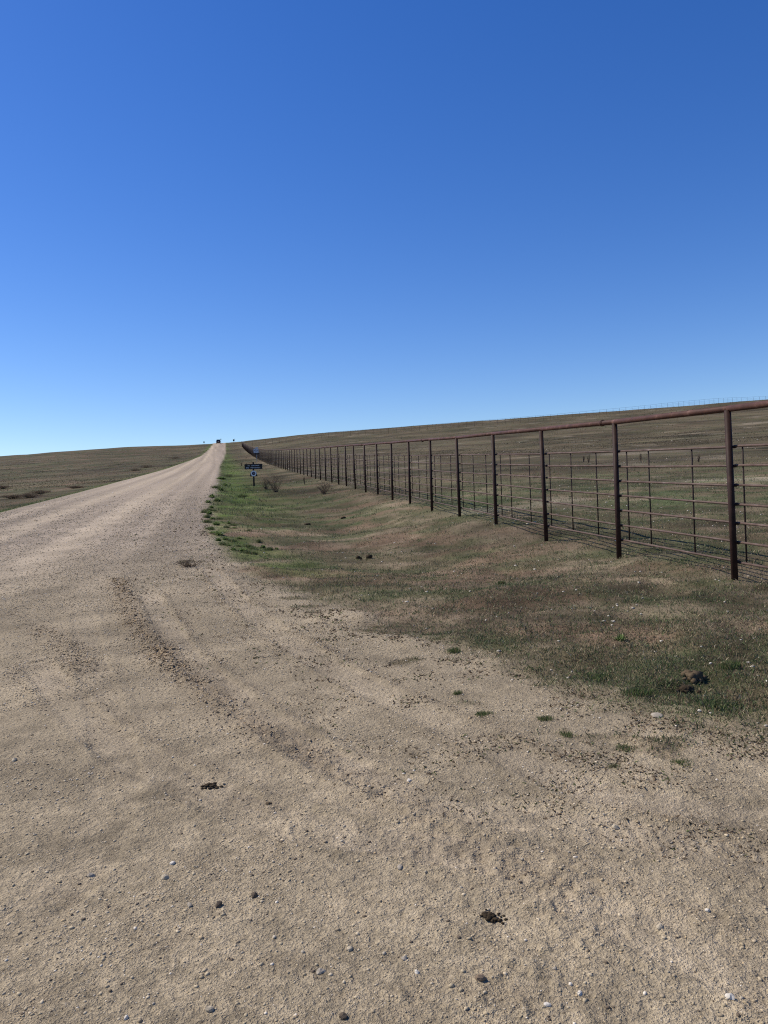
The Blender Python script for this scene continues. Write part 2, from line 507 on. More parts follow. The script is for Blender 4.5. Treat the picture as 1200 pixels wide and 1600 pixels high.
def field_tint(X, Y, ed, t, left, r):
    """returns colour and greenness"""
    n = len(X)
    xf = fence_x(Y)
    c = np.tile(np.array([0.108, 0.089, 0.052]), (n, 1))
    g = sstep(-0.10, 0.22, fbm(X / 1.2, Y / 0.9, 121, 5, 0.62))
    g2 = sstep(-0.15, 0.30, fbm(X / 14.0, Y / 11.0, 122, 3))
    infield = sstep(-0.3, 0.6, X - xf)
    gm = np.where(r < 40, 0.55 * g + 0.45 * g2, 0.25 * g + 0.75 * g2)
    gm = gm * (1 - 0.45 * infield * sstep(22, 45, Y))
    c = mixc(c, (0.062, 0.076, 0.033), gm * (0.9 - 0.3 * sstep(30, 60, r)))
    red = sstep(0.02, 0.30, fbm(X / 2.0, Y / 1.1, 123, 5, 0.6)) * (1 - infield * 0.4)
    c = mixc(c, (0.150, 0.097, 0.066), red * 0.7)
    c = mixc(c, (0.205, 0.155, 0.105), soil_mask(X, Y, ed) * 0.6)
    # the damp green strip along the road
    strip = gauss(np.clip(-t - 1.1, -9, 99), 1.9) * sstep(20, 30, Y) * (t < 0.1)
    stripl = gauss(np.clip(left - 0.7, -9, 99), 1.1)
    strip = np.maximum(strip, gauss(np.clip(ed - 0.75, -9, 9), 0.7) * sstep(10, 14, Y) * (1 - sstep(30, 40, Y)) * sstep(-0.3, 0.2, fbm(X / 0.9, Y / 0.9, 120, 3)))
    st = np.clip(strip + stripl, 0, 1) * (0.65 + 0.35 * g)
    c = mixc(c, (0.085, 0.118, 0.030), st)
    # bare, pale prairie dog earth in the fields
    bare = sstep(0.36, 0.55, fbm(X / 5.0, Y / 5.0, 124, 3)) * (infield + 0.25 * sstep(3, 8, left)) * sstep(14, 22, r)
    c = mixc(c, (0.30, 0.25, 0.185), bare * 0.38)
    dry = sstep(0.2, 0.6, fbm(X / 30.0, Y / 9.0, 126, 4)) * sstep(40, 90, r)
    c = mixc(c, (0.175, 0.140, 0.092), dry * 0.35)
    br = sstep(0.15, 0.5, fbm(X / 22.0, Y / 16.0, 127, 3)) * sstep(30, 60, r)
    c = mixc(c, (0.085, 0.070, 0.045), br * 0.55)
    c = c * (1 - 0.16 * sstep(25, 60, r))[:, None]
    # trodden earth near the fence foot and at the apron's edge
    tro = np.clip(gauss(X - xf + 0.2, 0.8) * 0.6 * (1 - infield), 0, 1) * sstep(-0.2, 0.4, fbm(X / 0.8, Y / 0.8, 125, 3))
    c = mixc(c, (0.20, 0.155, 0.105), tro)
    c = c * np.clip(1 + 0.30 * lodn(X, Y, r, 128, (0.05, 0.12, 0.3, 0.7, 1.7, 4.0, 9.0)), 0.45, 1.7)[:, None]
    return c, np.clip(gm * 0.8 + st, 0, 1) * (1 - 0.6 * red)

gc = gravel_tint(GX, GY, smo, loo, gr)
fc, gm_ = field_tint(GX, GY, ed, tl, left, gr)
tint = gc + (fc - gc) * veg[:, None]
NR, NT = TH.shape
idx = np.arange(NR * NT).reshape(NR, NT)
quads = np.stack([idx[:-1, :-1], idx[:-1, 1:], idx[1:, 1:], idx[1:, :-1]], -1).reshape(-1, 4)[:, ::-1]
is_field = veg[quads].mean(1) > 0.5
V = np.stack([GX, GY, GZ], 1)
def submesh(name, fsel, mat):
    f = quads[fsel]
    used = np.unique(f); remap = np.zeros(len(V), np.int64); remap[used] = np.arange(len(used))
    return link(name, np_mesh(name, V[used], remap[f], mat, tint[used], True))
tag(submesh('gravel_road', ~is_field, M_GRAVEL), kind='structure')
tag(submesh('prairie_ground', is_field, M_PRAIRIE), kind='structure')

# ------------------------------------------------------------------ loose pebbles (uncountable)
def ico():
    p = (1 + 5 ** 0.5) / 2
    v = np.array([(-1, p, 0), (1, p, 0), (-1, -p, 0), (1, -p, 0), (0, -1, p), (0, 1, p), (0, -1, -p), (0, 1, -p), (p, 0, -1), (p, 0, 1), (-p, 0, -1), (-p, 0, 1)], float)
    v /= np.linalg.norm(v[0])
    f = np.array([(0, 11, 5), (0, 5, 1), (0, 1, 7), (0, 7, 10), (0, 10, 11), (1, 5, 9), (5, 11, 4), (11, 10, 2), (10, 7, 6), (7, 1, 8),
                  (3, 9, 4), (3, 4, 2), (3, 2, 6), (3, 6, 8), (3, 8, 9), (4, 9, 5), (2, 4, 11), (6, 2, 10), (8, 6, 7), (9, 8, 1)])
    return v, f
ICO_V, ICO_F = ico()

def scatter(n, q0, q1, th0=-0.6, th1=0.6):
    qq = RNG.uniform(q1, q0, n); tt = RNG.uniform(th0, th1, n)
    r = CAM_H / qq
    return r * np.sin(tt), r * np.cos(tt), r

OCT_V = np.array([(1, 0, 0), (-1, 0, 0), (0, 1, 0), (0, -1, 0), (0, 0, 1), (0, 0, -1)], float)
OCT_F = np.array([(0, 2, 4), (2, 1, 4), (1, 3, 4), (3, 0, 4), (2, 0, 5), (1, 2, 5), (3, 1, 5), (0, 3, 5)])
def pebbles(name, X, Y, dia, cols, mat, sink=0.38, BV=ICO_V, BF=ICO_F):
    n = len(X); nv = len(BV)
    Z = ground_h(X, Y)
    base = BV[None] * (1 + RNG.uniform(-0.28, 0.28, (n, nv, 1)))
    sc = np.stack([RNG.uniform(0.8, 1.35, n), RNG.uniform(0.65, 1.0, n), RNG.uniform(0.38, 0.7, n)], 1) * (dia / 2)[:, None]
    p = base * sc[:, None, :]
    a = RNG.uniform(0, 6.283, n); ca, sa = np.cos(a)[:, None], np.sin(a)[:, None]
    x = p[..., 0] * ca - p[..., 1] * sa; y = p[..., 0] * sa + p[..., 1] * ca
    P = np.stack([x + X[:, None], y + Y[:, None], p[..., 2] + (Z + sc[:, 2] * (1 - 2 * sink))[:, None]], -1).reshape(-1, 3)
    F = (BF[None] + (np.arange(n) * nv)[:, None, None]).reshape(-1, 3)
    return P, F, np.repeat(cols, nv, 0)
def pebble_obj(name, parts, mat):
    P, F, C, k = [], [], [], 0
    for p, f, c in parts:
        P.append(p); F.append(f + k); C.append(c); k += len(p)
    return link(name, np_mesh(name, np.concatenate(P), np.concatenate(F), mat, np.concatenate(C)))

PAL = np.array([(0.43, 0.345, 0.225), (0.37, 0.295, 0.19), (0.50, 0.41, 0.285), (0.30, 0.235, 0.155), (0.36, 0.31, 0.24), (0.13, 0.098, 0.068), (0.64, 0.56, 0.45), (0.48, 0.35, 0.20)])
PW = np.array([0.28, 0.21, 0.17, 0.12, 0.06, 0.10, 0.03, 0.03])
X, Y, r = scatter(170000, 0.78, 0.03)
X2, Y2, r2 = scatter(120000, 0.26, 0.045)                 # the road's coarse gravel farther off
X, Y, r = np.concatenate([X, X2]), np.concatenate([Y, Y2]), np.concatenate([r, r2])
v_, e_, t_, l_ = masks(X, Y)
m_, s_, lo_ = micro_h(X, Y, v_, t_)
dens = (0.30 + 0.55 * sstep(-0.1, 0.5, fbm(X / 0.6, Y / 0.45, 131, 3)) + 0.9 * lo_) * (1 - 0.7 * s_) * (1 - v_)
dens = dens * (1 - 0.45 * sstep(4, 12, Y) * sstep(1.0, 3.0, X - road_right(Y)))
dens = dens + (0.35 + 0.3 * (t_ < 2.6)) * sstep(8, 14, Y) * (1 - v_) * (1 - 0.85 * s_)
keep = RNG.uniform(0, 1, len(X)) < dens
X, Y, r, lo_ = X[keep], Y[keep], r[keep], lo_[keep]
smin = np.clip(r * 0.00125, 0.003, 0.045)
dia = np.clip(smin * RNG.uniform(0, 1, len(X)) ** (-1 / 3.0), 0, np.maximum(0.017, smin * 1.5)) * (1 + (0.1 + 0.5 * sstep(4, 7, r)) * lo_)
cols = PAL[RNG.choice(len(PAL), len(X), p=PW / PW.sum())] * RNG.uniform(0.85, 1.15, (len(X), 1))
cols = cols * (1 - np.array([0.20, 0.28, 0.38]) * np.clip(lo_, 0, 1)[:, None])
print('pebbles', len(X))
nr_ = dia > 4.5e-3 * np.clip(r / 2.2, 1, 99)
nr_ &= r < 7
tag(pebble_obj('loose_gravel', [pebbles('p', X[nr_], Y[nr_], dia[nr_], cols[nr_], M_PEBBLE), pebbles('p', X[~nr_], Y[~nr_], dia[~nr_] * 1.1, cols[~nr_], M_PEBBLE, 0.38, OCT_V, OCT_F)], M_PEBBLE),
    'loose tan gravel strewn over the road and apron', 'gravel', kind='stuff')

# pale stones strewn in the grass
X, Y, r = scatter(9000, 0.34, 0.006)
v_, e_, t_, l_ = masks(X, Y)
inf = sstep(-0.3, 1.0, X - fence_x(Y))
keep = (v_ > 0.7) & (RNG.uniform(0, 1, len(X)) < (0.08 + 0.5 * inf * sstep(0.0, 0.4, fbm(X / 4, Y / 4, 133, 2))))
X, Y, r = X[keep], Y[keep], r[keep]
dia = np.clip(0.011 * RNG.uniform(0.4, 1, len(X)) ** -1.2 + r * 0.0012, 0.012, 0.24)
cols = np.array([0.56, 0.50, 0.41]) * RNG.uniform(0.45, 1.1, (len(X), 1))
tag(pebble_obj('pale_chips', [pebbles('p', X, Y, dia, cols, M_PEBBLE)], M_PEBBLE), 'small pale stone chips strewn through the grass', 'stones', kind='stuff')

# ------------------------------------------------------------------ short grass (uncountable)
def blades(name, X, Y, h, w, cols, mat, lean=0.55, drop=0.004):
    n = len(X)
    Z = ground_h(X, Y) - drop
    a = RNG.uniform(0, 6.283, n); b = RNG.uniform(0, 6.283, n); k = RNG.uniform(0.1, lean, n) * h * 1.6
    bx, by = np.cos(a) * w / 2, np.sin(a) * w / 2
    hh = h * RNG.uniform(0.5, 1.0, n)
    P = np.stack([np.stack([X - bx, Y - by, Z], 1), np.stack([X + bx, Y + by, Z], 1),
                  np.stack([X + bx * 0.5 + k * np.cos(b) * 0.45, Y + by * 0.5 + k * np.sin(b) * 0.45, Z + hh * 0.6], 1),
                  np.stack([X + k * np.cos(b), Y + k * np.sin(b), Z + hh], 1)], 1).reshape(-1, 3)
    F = (np.array([[0, 1, 2], [0, 2, 3]])[None] + (np.arange(n) * 4)[:, None, None]).reshape(-1, 3)
    return link(name, np_mesh(name, P, F, mat, np.repeat(cols, 4, 0)))

def grass_cols(X, Y, g, n):
    dryp = np.array([(0.22, 0.175, 0.105), (0.165, 0.13, 0.078), (0.30, 0.25, 0.165), (0.15, 0.10, 0.067)])
    grnp = np.array([(0.080, 0.112, 0.044), (0.098, 0.122, 0.056), (0.066, 0.095, 0.036), (0.122, 0.138, 0.072)])
    pick = RNG.uniform(0, 1, n) < (0.40 + 0.55 * g)
    c = np.where(pick[:, None], grnp[RNG.integers(0, 4, n)], dryp[RNG.integers(0, 4, n)])
    return c * RNG.uniform(0.6, 1.65, (n, 1))

X, Y, r = scatter(330000, 0.40, 0.018)
Xc, Yc, rc_ = scatter(52000, 0.40, 0.03)                  # tufts of ten blades
tz = RNG.uniform(0.6, 1.55, len(Xc)) ** 1.4
Xc, Yc, rc_, tz = (np.repeat(a_, 9) for a_ in (Xc, Yc, rc_, tz))
sp = (0.012 + 0.0018 * rc_) * tz
X = np.concatenate([X, Xc + RNG.normal(0, 1, len(Xc)) * sp]); Y = np.concatenate([Y, Yc + RNG.normal(0, 1, len(Xc)) * sp])
hz = np.concatenate([np.full(len(r), 0.8), tz]); r = np.hypot(X, Y)
v_, e_, t_, l_ = masks(X, Y)
keep = RNG.uniform(0, 1, len(X)) < np.clip(v_ ** 1.5, 0, 1) * np.where(hz == 0.8, 0.35 + 0.65 * sstep(-0.35, 0.2, fbm(X / 0.5, Y / 0.5, 141, 3)), 0.75) * (1 - 0.30 * soil_mask(X, Y, e_))
X, Y, r, t_, l_, e_, hz = X[keep], Y[keep], r[keep], t_[keep], l_[keep], e_[keep], hz[keep]
f_, g_ = field_tint(X, Y, e_, t_, l_, r)
strip = np.clip(gauss(np.clip(-t_ - 1.0, -9, 99), 1.8) * sstep(20, 30, Y) + gauss(np.clip(l_ - 0.4, -9, 99), 0.6), 0, 1)
h = (0.018 + 0.0011 * np.clip(r, 0, 60)) * (1 + 0.8 * strip) * hz
w = 0.004 + 0.00042 * r
print('blades', len(X))
tag(blades('short_grass', X, Y, h, w, grass_cols(X, Y, g_, len(X)), M_BLADE), 'short grazed prairie grass, partly dry, on the verge and fields', 'grass', kind='stuff')

# dry litter: bits of dead stalk and crumbled dung blown over the gravel beside the grass
X, Y, r = scatter(110000, 0.50, 0.06)
v_, e_, t_, l_ = masks(X, Y)
keep = (v_ < 0.5) & (RNG.uniform(0, 1, len(X)) < sstep(-2.2, -0.1, e_) * (e_ < 0.3) * 0.75 * sstep(-0.15, 0.45, fbm(X / 0.35, Y / 0.25, 145, 4)))
X, Y, r = X[keep], Y[keep], r[keep]
c = np.array([(0.10, 0.068, 0.043), (0.15, 0.105, 0.066), (0.075, 0.055, 0.036), (0.21, 0.155, 0.10), (0.085, 0.10, 0.04)])[RNG.integers(0, 5, len(X))] * RNG.uniform(0.7, 1.3, (len(X), 1))
tag(blades('dry_litter', X, Y, 0.006 + 0.0020 * r, 0.006 + 0.0022 * r, c, M_BLADE, 1.6, 0.002), 'dark dry plant litter scattered on the gravel beside the grass', 'litter', kind='stuff')

X, Y, r = scatter(70000, 0.020, 0.0043)
v_, e_, t_, l_ = masks(X, Y)
f_, g_ = field_tint(X, Y, e_, t_, l_, r)
keep = (v_ > 0.6) & (RNG.uniform(0, 1, len(X)) < 0.25 + 0.75 * sstep(-0.1, 0.4, fbm(X / 9, Y / 6, 142, 3)))
X, Y, r, g_, f_ = X[keep], Y[keep], r[keep], g_[keep], f_[keep]
c = f_ * RNG.uniform(0.85, 1.5, (len(X), 1))
tag(blades('far_tussocks', X, Y, np.clip(0.03 + 0.0004 * r, 0.03, 0.16), 0.05 + 0.0010 * r, c, M_BLADE, 0.4, 0.01), 'low grass tussocks far up the prairie slopes', 'grass', kind='stuff')

# ------------------------------------------------------------------ pipe fences
POST_R, TOP_R, RAIL_R, STAY_R = 0.038, 0.038, 0.0140, 0.0105
RAIL_Z = [0.235 + 0.2205 * i for i in range(7)]
TOP_Z = FENCE_H
def smooth_ground_line(P):
    z = np.array([float(macro_h(x, y)) for x, y in P])
    k = np.array([1, 2, 3, 2, 1.]) / 9
    zp = np.concatenate([[2 * z[0] - z[2], 2 * z[0] - z[1]], z, [2 * z[-1] - z[-2], 2 * z[-1] - z[-3]]])
    return np.convolve(zp, k, 'valid')

def unit_tube(name, r, mat, n=8):
    m = MB(); m.tube((0, 0, 0), (0, 0, 1), r, n=n)
    return m.mesh(name, mat, True)

def place_tube(name, me, a, b, parent):
    a = Vector(a); b = Vector(b)
    o = bpy.data.objects.new(name, me); COL.objects.link(o); o.parent = parent
    d = b - a
    o.location = a; o.rotation_mode = 'QUATERNION'
    o.rotation_quaternion = d.to_track_quat('Z', 'Y'); o.scale = (1, 1, d.length)
    return o

def build_fence(name, P, label, near_bays, stays=True, ks=1.0):
    root = empty(name, (P[0][0], P[0][1], gz(*P[0])))
    inv = Vector(root.location)
    zl = smooth_ground_line(P)
    n = len(P)
    dirv = (Vector((P[1][0], P[1][1], 0)) - Vector((P[0][0], P[0][1], 0))).normalized()
    side = Vector((dirv.y, -dirv.x, 0))                   # the field side
    off = side * (POST_R + RAIL_R + 0.004)
    pm = MB(); pm.tube((0, 0, -0.5), (0, 0, TOP_Z - TOP_R * 0.6), POST_R * ks, n=14)
    post_me = pm.mesh('post', M_POST, True)
    tops = []
    for i, (x, y) in enumerate(P):
        o = link('post', post_me, root)
        o.location = Vector((x, y, zl[i])) - inv
        o.rotation_euler = (random.gauss(0, 0.007), random.gauss(0, 0.007), random.uniform(0, 6))
        tops.append(Vector((x, y, zl[i])))
    top_me = unit_tube('top_rail', TOP_R * (1.0 if near_bays else 0.55), M_TOPRAIL if near_bays else M_POST, 14)
    rail_me = unit_tube('rail', RAIL_R, M_RAIL, 8)
    stay_me = unit_tube('stay', STAY_R, M_STAY, 6)
    far = MB(); clips = MB()
    up = Vector((0, 0, 1))
    # top rail in lengths of two bays, butted with a collar
    i = 0
    sag = [0.0 if k == 0 else random.uniform(-0.012, 0.012) for k in range(n)]
    while i < n - 1:
        j = i + 1
        a = tops[i] + up * (TOP_Z + sag[i]) - inv; b = tops[j] + up * (TOP_Z + sag[j]) - inv
        place_tube('top_rail', top_me, a, b, root)
        i = j
    for i in range(n - 1):
        a0, b0 = tops[i] + off - inv, tops[i + 1] + off - inv
        if i < near_bays:
            for z in RAIL_Z:
                place_tube('rail', rail_me, a0 + up * (z + random.uniform(-0.009, 0.009)), b0 + up * (z + random.uniform(-0.009, 0.009)), root)
            # stays counted from the far post towards the near one
            for f in ((0.07, 0.30, 0.67) if i % 2 == 0 else (0.04, 0.37, 0.72)):
                f += random.uniform(-0.008, 0.008)
                p = b0 + (a0 - b0) * f + side * (RAIL_R + STAY_R * 0.3)
                place_tube('stay', stay_me, p + up * (RAIL_Z[0] - 0.012), p + up * (RAIL_Z[-1] + 0.012), root)
            for z in RAIL_Z:
                c = a0 + up * z
                clips.box(c - off * 0.35, (0.03, 0.055, 0.016), dirv.to_track_quat('Y', 'Z').to_matrix())
                clips.tube(c - dirv * 0.022, c + dirv * 0.022, RAIL_R * 1.35, n=8)
        else:
            for z in (RAIL_Z if near_bays else RAIL_Z[1::2]): far.tube(a0 + up * z, b0 + up * z, RAIL_R, n=4, caps=False)
            for f in ((0.07, 0.36, 0.70) if near_bays else ()):
                p = b0 + (a0 - b0) * f
                far.tube(p + up * RAIL_Z[0], p + up * RAIL_Z[-1], STAY_R, n=3, caps=False)
    if near_bays:
        tag(clips.build('rail_clips', M_STAY, root), kind='stuff')
    tag(far.build('panel_bars', M_STAY, root), kind='stuff')
    tag(root, label, 'fence')
    return root, tops, inv

NP = 111
P_near = [(FENCE_X0 + FENCE_DX * k, FENCE_Y0 + FENCE_DY * k) for k in range(-2, NP)]
fence, ftops, finv = build_fence('pipe_fence', P_near, 'long rusty brown pipe fence with seven-bar panels running up beside the road', 28)
# pipe couplings on the top rail
def coupling(i, f):
    a = ftops[i] + Vector((0, 0, TOP_Z)); b = ftops[i + 1] + Vector((0, 0, TOP_Z))
    c = a + (b - a) * f - finv; d = (b - a).normalized()
    m = MB(); m.tube(c - d * 0.045, c + d * 0.045, TOP_R * 1.12, n=14); m.tube(c - d * 0.012, c + d * 0.012, TOP_R * 1.28, n=14)
    m.build('pipe_coupling', M_TOPRAIL, fence, True)
for i, f in ((3, 0.14), (7, 0.3), (11, 0.2), (15, 0.6)): coupling(i, f)

xa, ya = P_near[-1]
xb, yb = 175.0, 339.0
L = math.hypot(xb - xa, yb - ya); nn = int(L / 2.77)
P_far = [(xa + (xb - xa) * (k + 0.5) / nn, ya + 2 + (yb - ya - 2) * (k + 0.5) / nn - 40 * math.sin(math.pi * min(1, (k + 0.5) / nn / 0.9))) for k in range(nn)]
build_fence('boundary_fence', P_far, 'distant dark pipe fence strung along the crest of the right hill', 0, ks=0.85)

# ------------------------------------------------------------------ park sign beside the road
M_SIGNPOST = plain('dark_sign_wood', (0.035, 0.028, 0.022), 0.8, 0.2, 0.3, 30)
M_BOARD = plain('sign_board', (0.014, 0.012, 0.012), 0.55, 0.3, 0.15, 8)
M_WHITE = plain('sign_white', (0.74, 0.74, 0.74), 0.6, 0.3, 0.05, 12)
M_NAVY = plain('emblem_navy', (0.02, 0.022, 0.075), 0.5, 0.3, 0.1, 12)
M_GALV = plain('galvanised_steel', (0.33, 0.36, 0.39), 0.5, 0.5, 0.12, 18, metal=0.3)
M_SIGNGREY = plain('sign_face', (0.50, 0.51, 0.53), 0.5, 0.4, 0.06, 10)

sx, sy = at(397, 760)
sg = empty('park_sign', (sx, sy, gz(sx, sy)), math.atan2(-sx, sy))
K = sy / 1250.0                                           # metres per photograph pixel at the sign
PH = 38 * K
m = MB(); m.box((0, 0.06, PH / 2 - 0.15), (2.6 * K, 0.09, PH + 0.3)); m.build('post', M_SIGNPOST, sg, bevel=0.006)
zb = 31.0 * K; bw = 27.5 * K; bh = 8.2 * K
m = MB(); m.box((0.1 * K, 0, zb), (bw, 0.03, bh)); board = m.build('board', M_BOARD, sg, bevel=0.004)
m = MB()
def strokes(x0, x1, z, n, hh):
    cw = (x1 - x0) / n
    for i in range(n):
        c = x0 + cw * (i + 0.5)
        kind = random.choice('HIOEN')
        if kind in 'HON':
            for sgn in (-1, 1): m.box((c + sgn * cw * 0.27, -0.0165, z), (cw * 0.16, 0.002, hh))
            if kind == 'H': m.box((c, -0.0165, z), (cw * 0.38, 0.002, hh * 0.16))
            else:
                for sgn in (-1, 1): m.box((c, -0.0165, z + sgn * hh * 0.42), (cw * 0.38, 0.002, hh * 0.16))
        elif kind == 'I': m.box((c, -0.0165, z), (cw * 0.16, 0.002, hh))
        else:
            m.box((c - cw * 0.24, -0.0165, z), (cw * 0.16, 0.002, hh))
            for dz in (-0.42, 0, 0.42): m.box((c + cw * 0.06, -0.0165, z + dz * hh), (cw * 0.44, 0.002, hh * 0.16))
strokes(-9.6 * K, -5.6 * K, zb + 1.55 * K, 2, 1.5 * K); strokes(-3.6 * K, 9.2 * K, zb + 1.55 * K, 7, 1.5 * K)
strokes(-11.6 * K, -6.6 * K, zb - 1.75 * K, 3, 1.6 * K); strokes(-4.4 * K, 11.0 * K, zb - 1.75 * K, 8, 1.6 * K)
m.build('lettering', M_WHITE, board)
zc = 20.2 * K; rc = 4.4 * K
pts = [(-5.7 * K, zc - 4.6 * K), (5.7 * K, zc - 4.6 * K), (4.9 * K, zc + 0.5 * K)] + [(rc * math.cos(a) * 0.98, zc + rc * math.sin(a)) for a in np.linspace(0.5, math.pi - 0.5, 9)] + [(-4.9 * K, zc + 0.5 * K)]
m = MB(); m.prism(pts, -0.02, 0.012); plaque = m.build('emblem_plaque', M_BOARD, sg)
m = MB()
n = 28; v = []
for k, (ro, yy) in enumerate(((rc, -0.0235), (rc * 0.60, -0.0235), (rc, -0.019), (rc * 0.60, -0.019))):
    v += [(ro * math.cos(2 * math.pi * i / n), yy, zc + ro * math.sin(2 * math.pi * i / n) * 1.02) for i in range(n)]
f = []
for i in range(n):
    j = (i + 1) % n
    f += [(i, j, n + j, n + i), (2 * n + i, 3 * n + i, 3 * n + j, 2 * n + j), (i, 2 * n + i, 2 * n + j, j), (n + i, n + j, 3 * n + j, 3 * n + i)]
m.add(v, f); m.build('emblem_ring', M_WHITE, plaque)
m = MB(); m.prism([(0, zc - 3.0 * K), (1.7 * K, zc - 0.4 * K), (1.9 * K, zc + 1.6 * K), (0.7 * K, zc + 2.6 * K), (-0.9 * K, zc + 2.5 * K), (-1.9 * K, zc + 1.4 * K), (-1.6 * K, zc - 0.6 * K)], -0.026, -0.0205); m.build('emblem', M_NAVY, plaque)
m = MB(); m.prism([(0.3 * K, zc - 0.8 * K), (1.0 * K, zc + 0.2 * K), (0.6 * K, zc + 1.4 * K), (0.1 * K, zc + 0.6 * K)], -0.028, -0.0262); m.build('emblem_mark', M_WHITE, plaque)
tag(sg, 'low black two-line sign with a round white emblem plaque on one post', 'sign')

# pale road sign in front of the fence
sx, sy = at(401.5, 722)
K = sy / 1250.0
sg = empty('road_sign', (sx, sy, gz(sx, sy)), math.atan2(-sx, sy))
m = MB(); m.box((0, 0.03, 11 * K - 0.2), (0.07, 0.035, 22.5 * K + 0.4)); m.build('post', M_GALV, sg)
m = MB(); m.box((-0.9 * K, 0, 17.6 * K), (7.6 * K, 0.012, 6.6 * K)); pn = m.build('panel', M_SIGNGREY, sg, bevel=0.003)
m = MB()
for (cx, cz, ww, hh) in ((-2.6, 18.2, 1.9, 0.9), (0.9, 18.2, 1.6, 1.0), (-0.9, 16.4, 0.5, 2.4), (-1.4, 20.2, 0.6, 1.0)):
    m.box((cx * K, -0.008, cz * K), (ww * K, 0.003, hh * K))
m.build('panel_print', M_NAVY, pn)
m = MB(); m.box((0.3 * K, 0, 12.9 * K), (7.8 * K, 0.012, 1.9 * K)); m.build('lower_plate', M_BOARD, sg, bevel=0.003)
m = MB(); m.box((0.4 * K, 0, 22.3 * K), (4.0 * K, 0.012, 2.0 * K)); m.build('upper_plate', M_SIGNGREY, sg, bevel=0.003)
tag(sg, 'pale blue-grey road sign on a thin post before the far fence', 'sign')

# markers on the crest
M_DARKSIGN = plain('sign_back', (0.05, 0.055, 0.055), 0.6, 0.3, 0.15, 8)
def crest_sign(px, py, pw, ph, pole, label, two=False):
    x, y = at(px, py); K = y / 1250.0
    g = empty('crest_sign', (x, y, gz(x, y)), math.atan2(-x, y))
    mm = MB(); mm.box((0, 0.04, pole * K / 2 - 0.2), (0.10, 0.08, pole * K + 0.4)); mm.build('post', M_SIGNPOST, g)
    mm = MB(); mm.box((0, 0, (pole - ph / 2) * K), (pw * K, 0.02, ph * K)); mm.build('panel', M_DARKSIGN, g, bevel=0.004)
    if two:
        mm = MB(); mm.box((0.75 * pw * K, 0.04, pole * 0.6 * K), (0.07, 0.06, pole * 1.35 * K)); mm.build('stake', M_SIGNPOST, g)
    tag(g, label, 'sign')
crest_sign(318.8, 693.5, 2.0, 2.0, 4.2, 'tiny dark sign left of the road on the crest')
crest_sign(345.2, 692.3, 2.0, 1.0, 6.6, 'tiny sign on a tall thin post just right of the distant car')
crest_sign(365.3, 691.6, 2.4, 3.0, 5.2, 'dark sign on the crest between road and fence', True)

# ------------------------------------------------------------------ car on the crest, seen from behind
M_PAINT = plain('car_paint', (0.016, 0.018, 0.024), 0.3, 0.5, 0.08, 4)
M_GLASS = plain('car_glass', (0.02, 0.025, 0.03), 0.08, 0.6, 0.05, 4)
M_TYRE = plain('tyre_rubber', (0.02, 0.019, 0.018), 0.9, 0.2, 0.2, 30)
M_RIM = plain('rim_alloy', (0.45, 0.45, 0.46), 0.35, 0.5, 0.05, 8, metal=0.6)
M_LAMP = plain('tail_lamp', (0.30, 0.02, 0.015), 0.2, 0.5, 0.05, 8)
cx, cy = at(341.3, 693.0)
print('car at', cx, cy, 'u', cy + 0.34 * cx)
slope = 0.10
car = empty('car', (cx, cy, float(macro_h(cx, cy)) + 0.01), math.atan2(0.2, 1.0))
car.rotation_euler = (0.05, 0, math.atan2(0.2, 1.0))
# long axis y, front at +y; length 4.7, width 1.95, height 1.8
m = MB()
prof = [(0, .42), (0, .95), (.12, 1.05), (3.3, 1.02), (4.45, .92), (4.68, .72), (4.7, .42), (4.3, .30), (.3, .30)]
v = [(-0.97, p[0] - 2.35, p[1]) for p in prof] + [(0.97, p[0] - 2.35, p[1]) for p in prof]
k = len(prof)
m.add(v, [tuple(range(k)), tuple(range(2 * k - 1, k - 1, -1))] + [(i, k + i, k + (i + 1) % k, (i + 1) % k) for i in range(k)])
body = m.build('body', M_PAINT, car, bevel=0.03)
m = MB()
lo, hi = (-2.27, 1.0), (-1.95, 1.2 - 1.0)
v = [(-.95, -2.25, 1.03), (.95, -2.25, 1.03), (.95, 1.05, 1.0), (-.95, 1.05, 1.0), (-.76, -1.95, 1.78), (.76, -1.95, 1.78), (.76, 0.1, 1.78), (-.76, 0.1, 1.78)]
m.add(v, [(3, 2, 1, 0), (4, 5, 6, 7), (0, 1, 5, 4), (1, 2, 6, 5), (2, 3, 7, 6), (3, 0, 4, 7)]); cab = m.build('cabin', M_PAINT, car, bevel=0.04)
m = MB()
v = [(-.72, -2.232, 1.12), (.72, -2.232, 1.12), (.66, -2.0, 1.66), (-.66, -2.0, 1.66)]
m.add([(a, b - 0.01, c) for a, b, c in v] + [(a, b + 0.01, c) for a, b, c in v], [(0, 1, 2, 3), (7, 6, 5, 4), (0, 4, 5, 1), (1, 5, 6, 2), (2, 6, 7, 3), (3, 7, 4, 0)])
m.build('rear_window', M_GLASS, cab)
for s in (-1, 1):
    m = MB()
    v = [(s * .945, -1.9, 1.1), (s * .945, 0.6, 1.1), (s * .80, 0.05, 1.66), (s * .80, -1.75, 1.66)]
    m.add([(a + s * 0.012, b, c) for a, b, c in v] + [(a - s * 0.02, b, c) for a, b, c in v], [(0, 1, 2, 3), (7, 6, 5, 4), (0, 4, 5, 1), (1, 5, 6, 2), (2, 6, 7, 3), (3, 7, 4, 0)])
    m.build('side_window', M_GLASS, cab)
    m = MB(); m.box((s * .82, -2.36, .86), (.22, .05, .24)); m.build('tail_lamp', M_LAMP, car, bevel=0.01)
    m = MB(); m.box((s * 1.05, .75, 1.08), (.2, .1, .16)); m.build('mirror', M_PAINT, car, bevel=0.02)
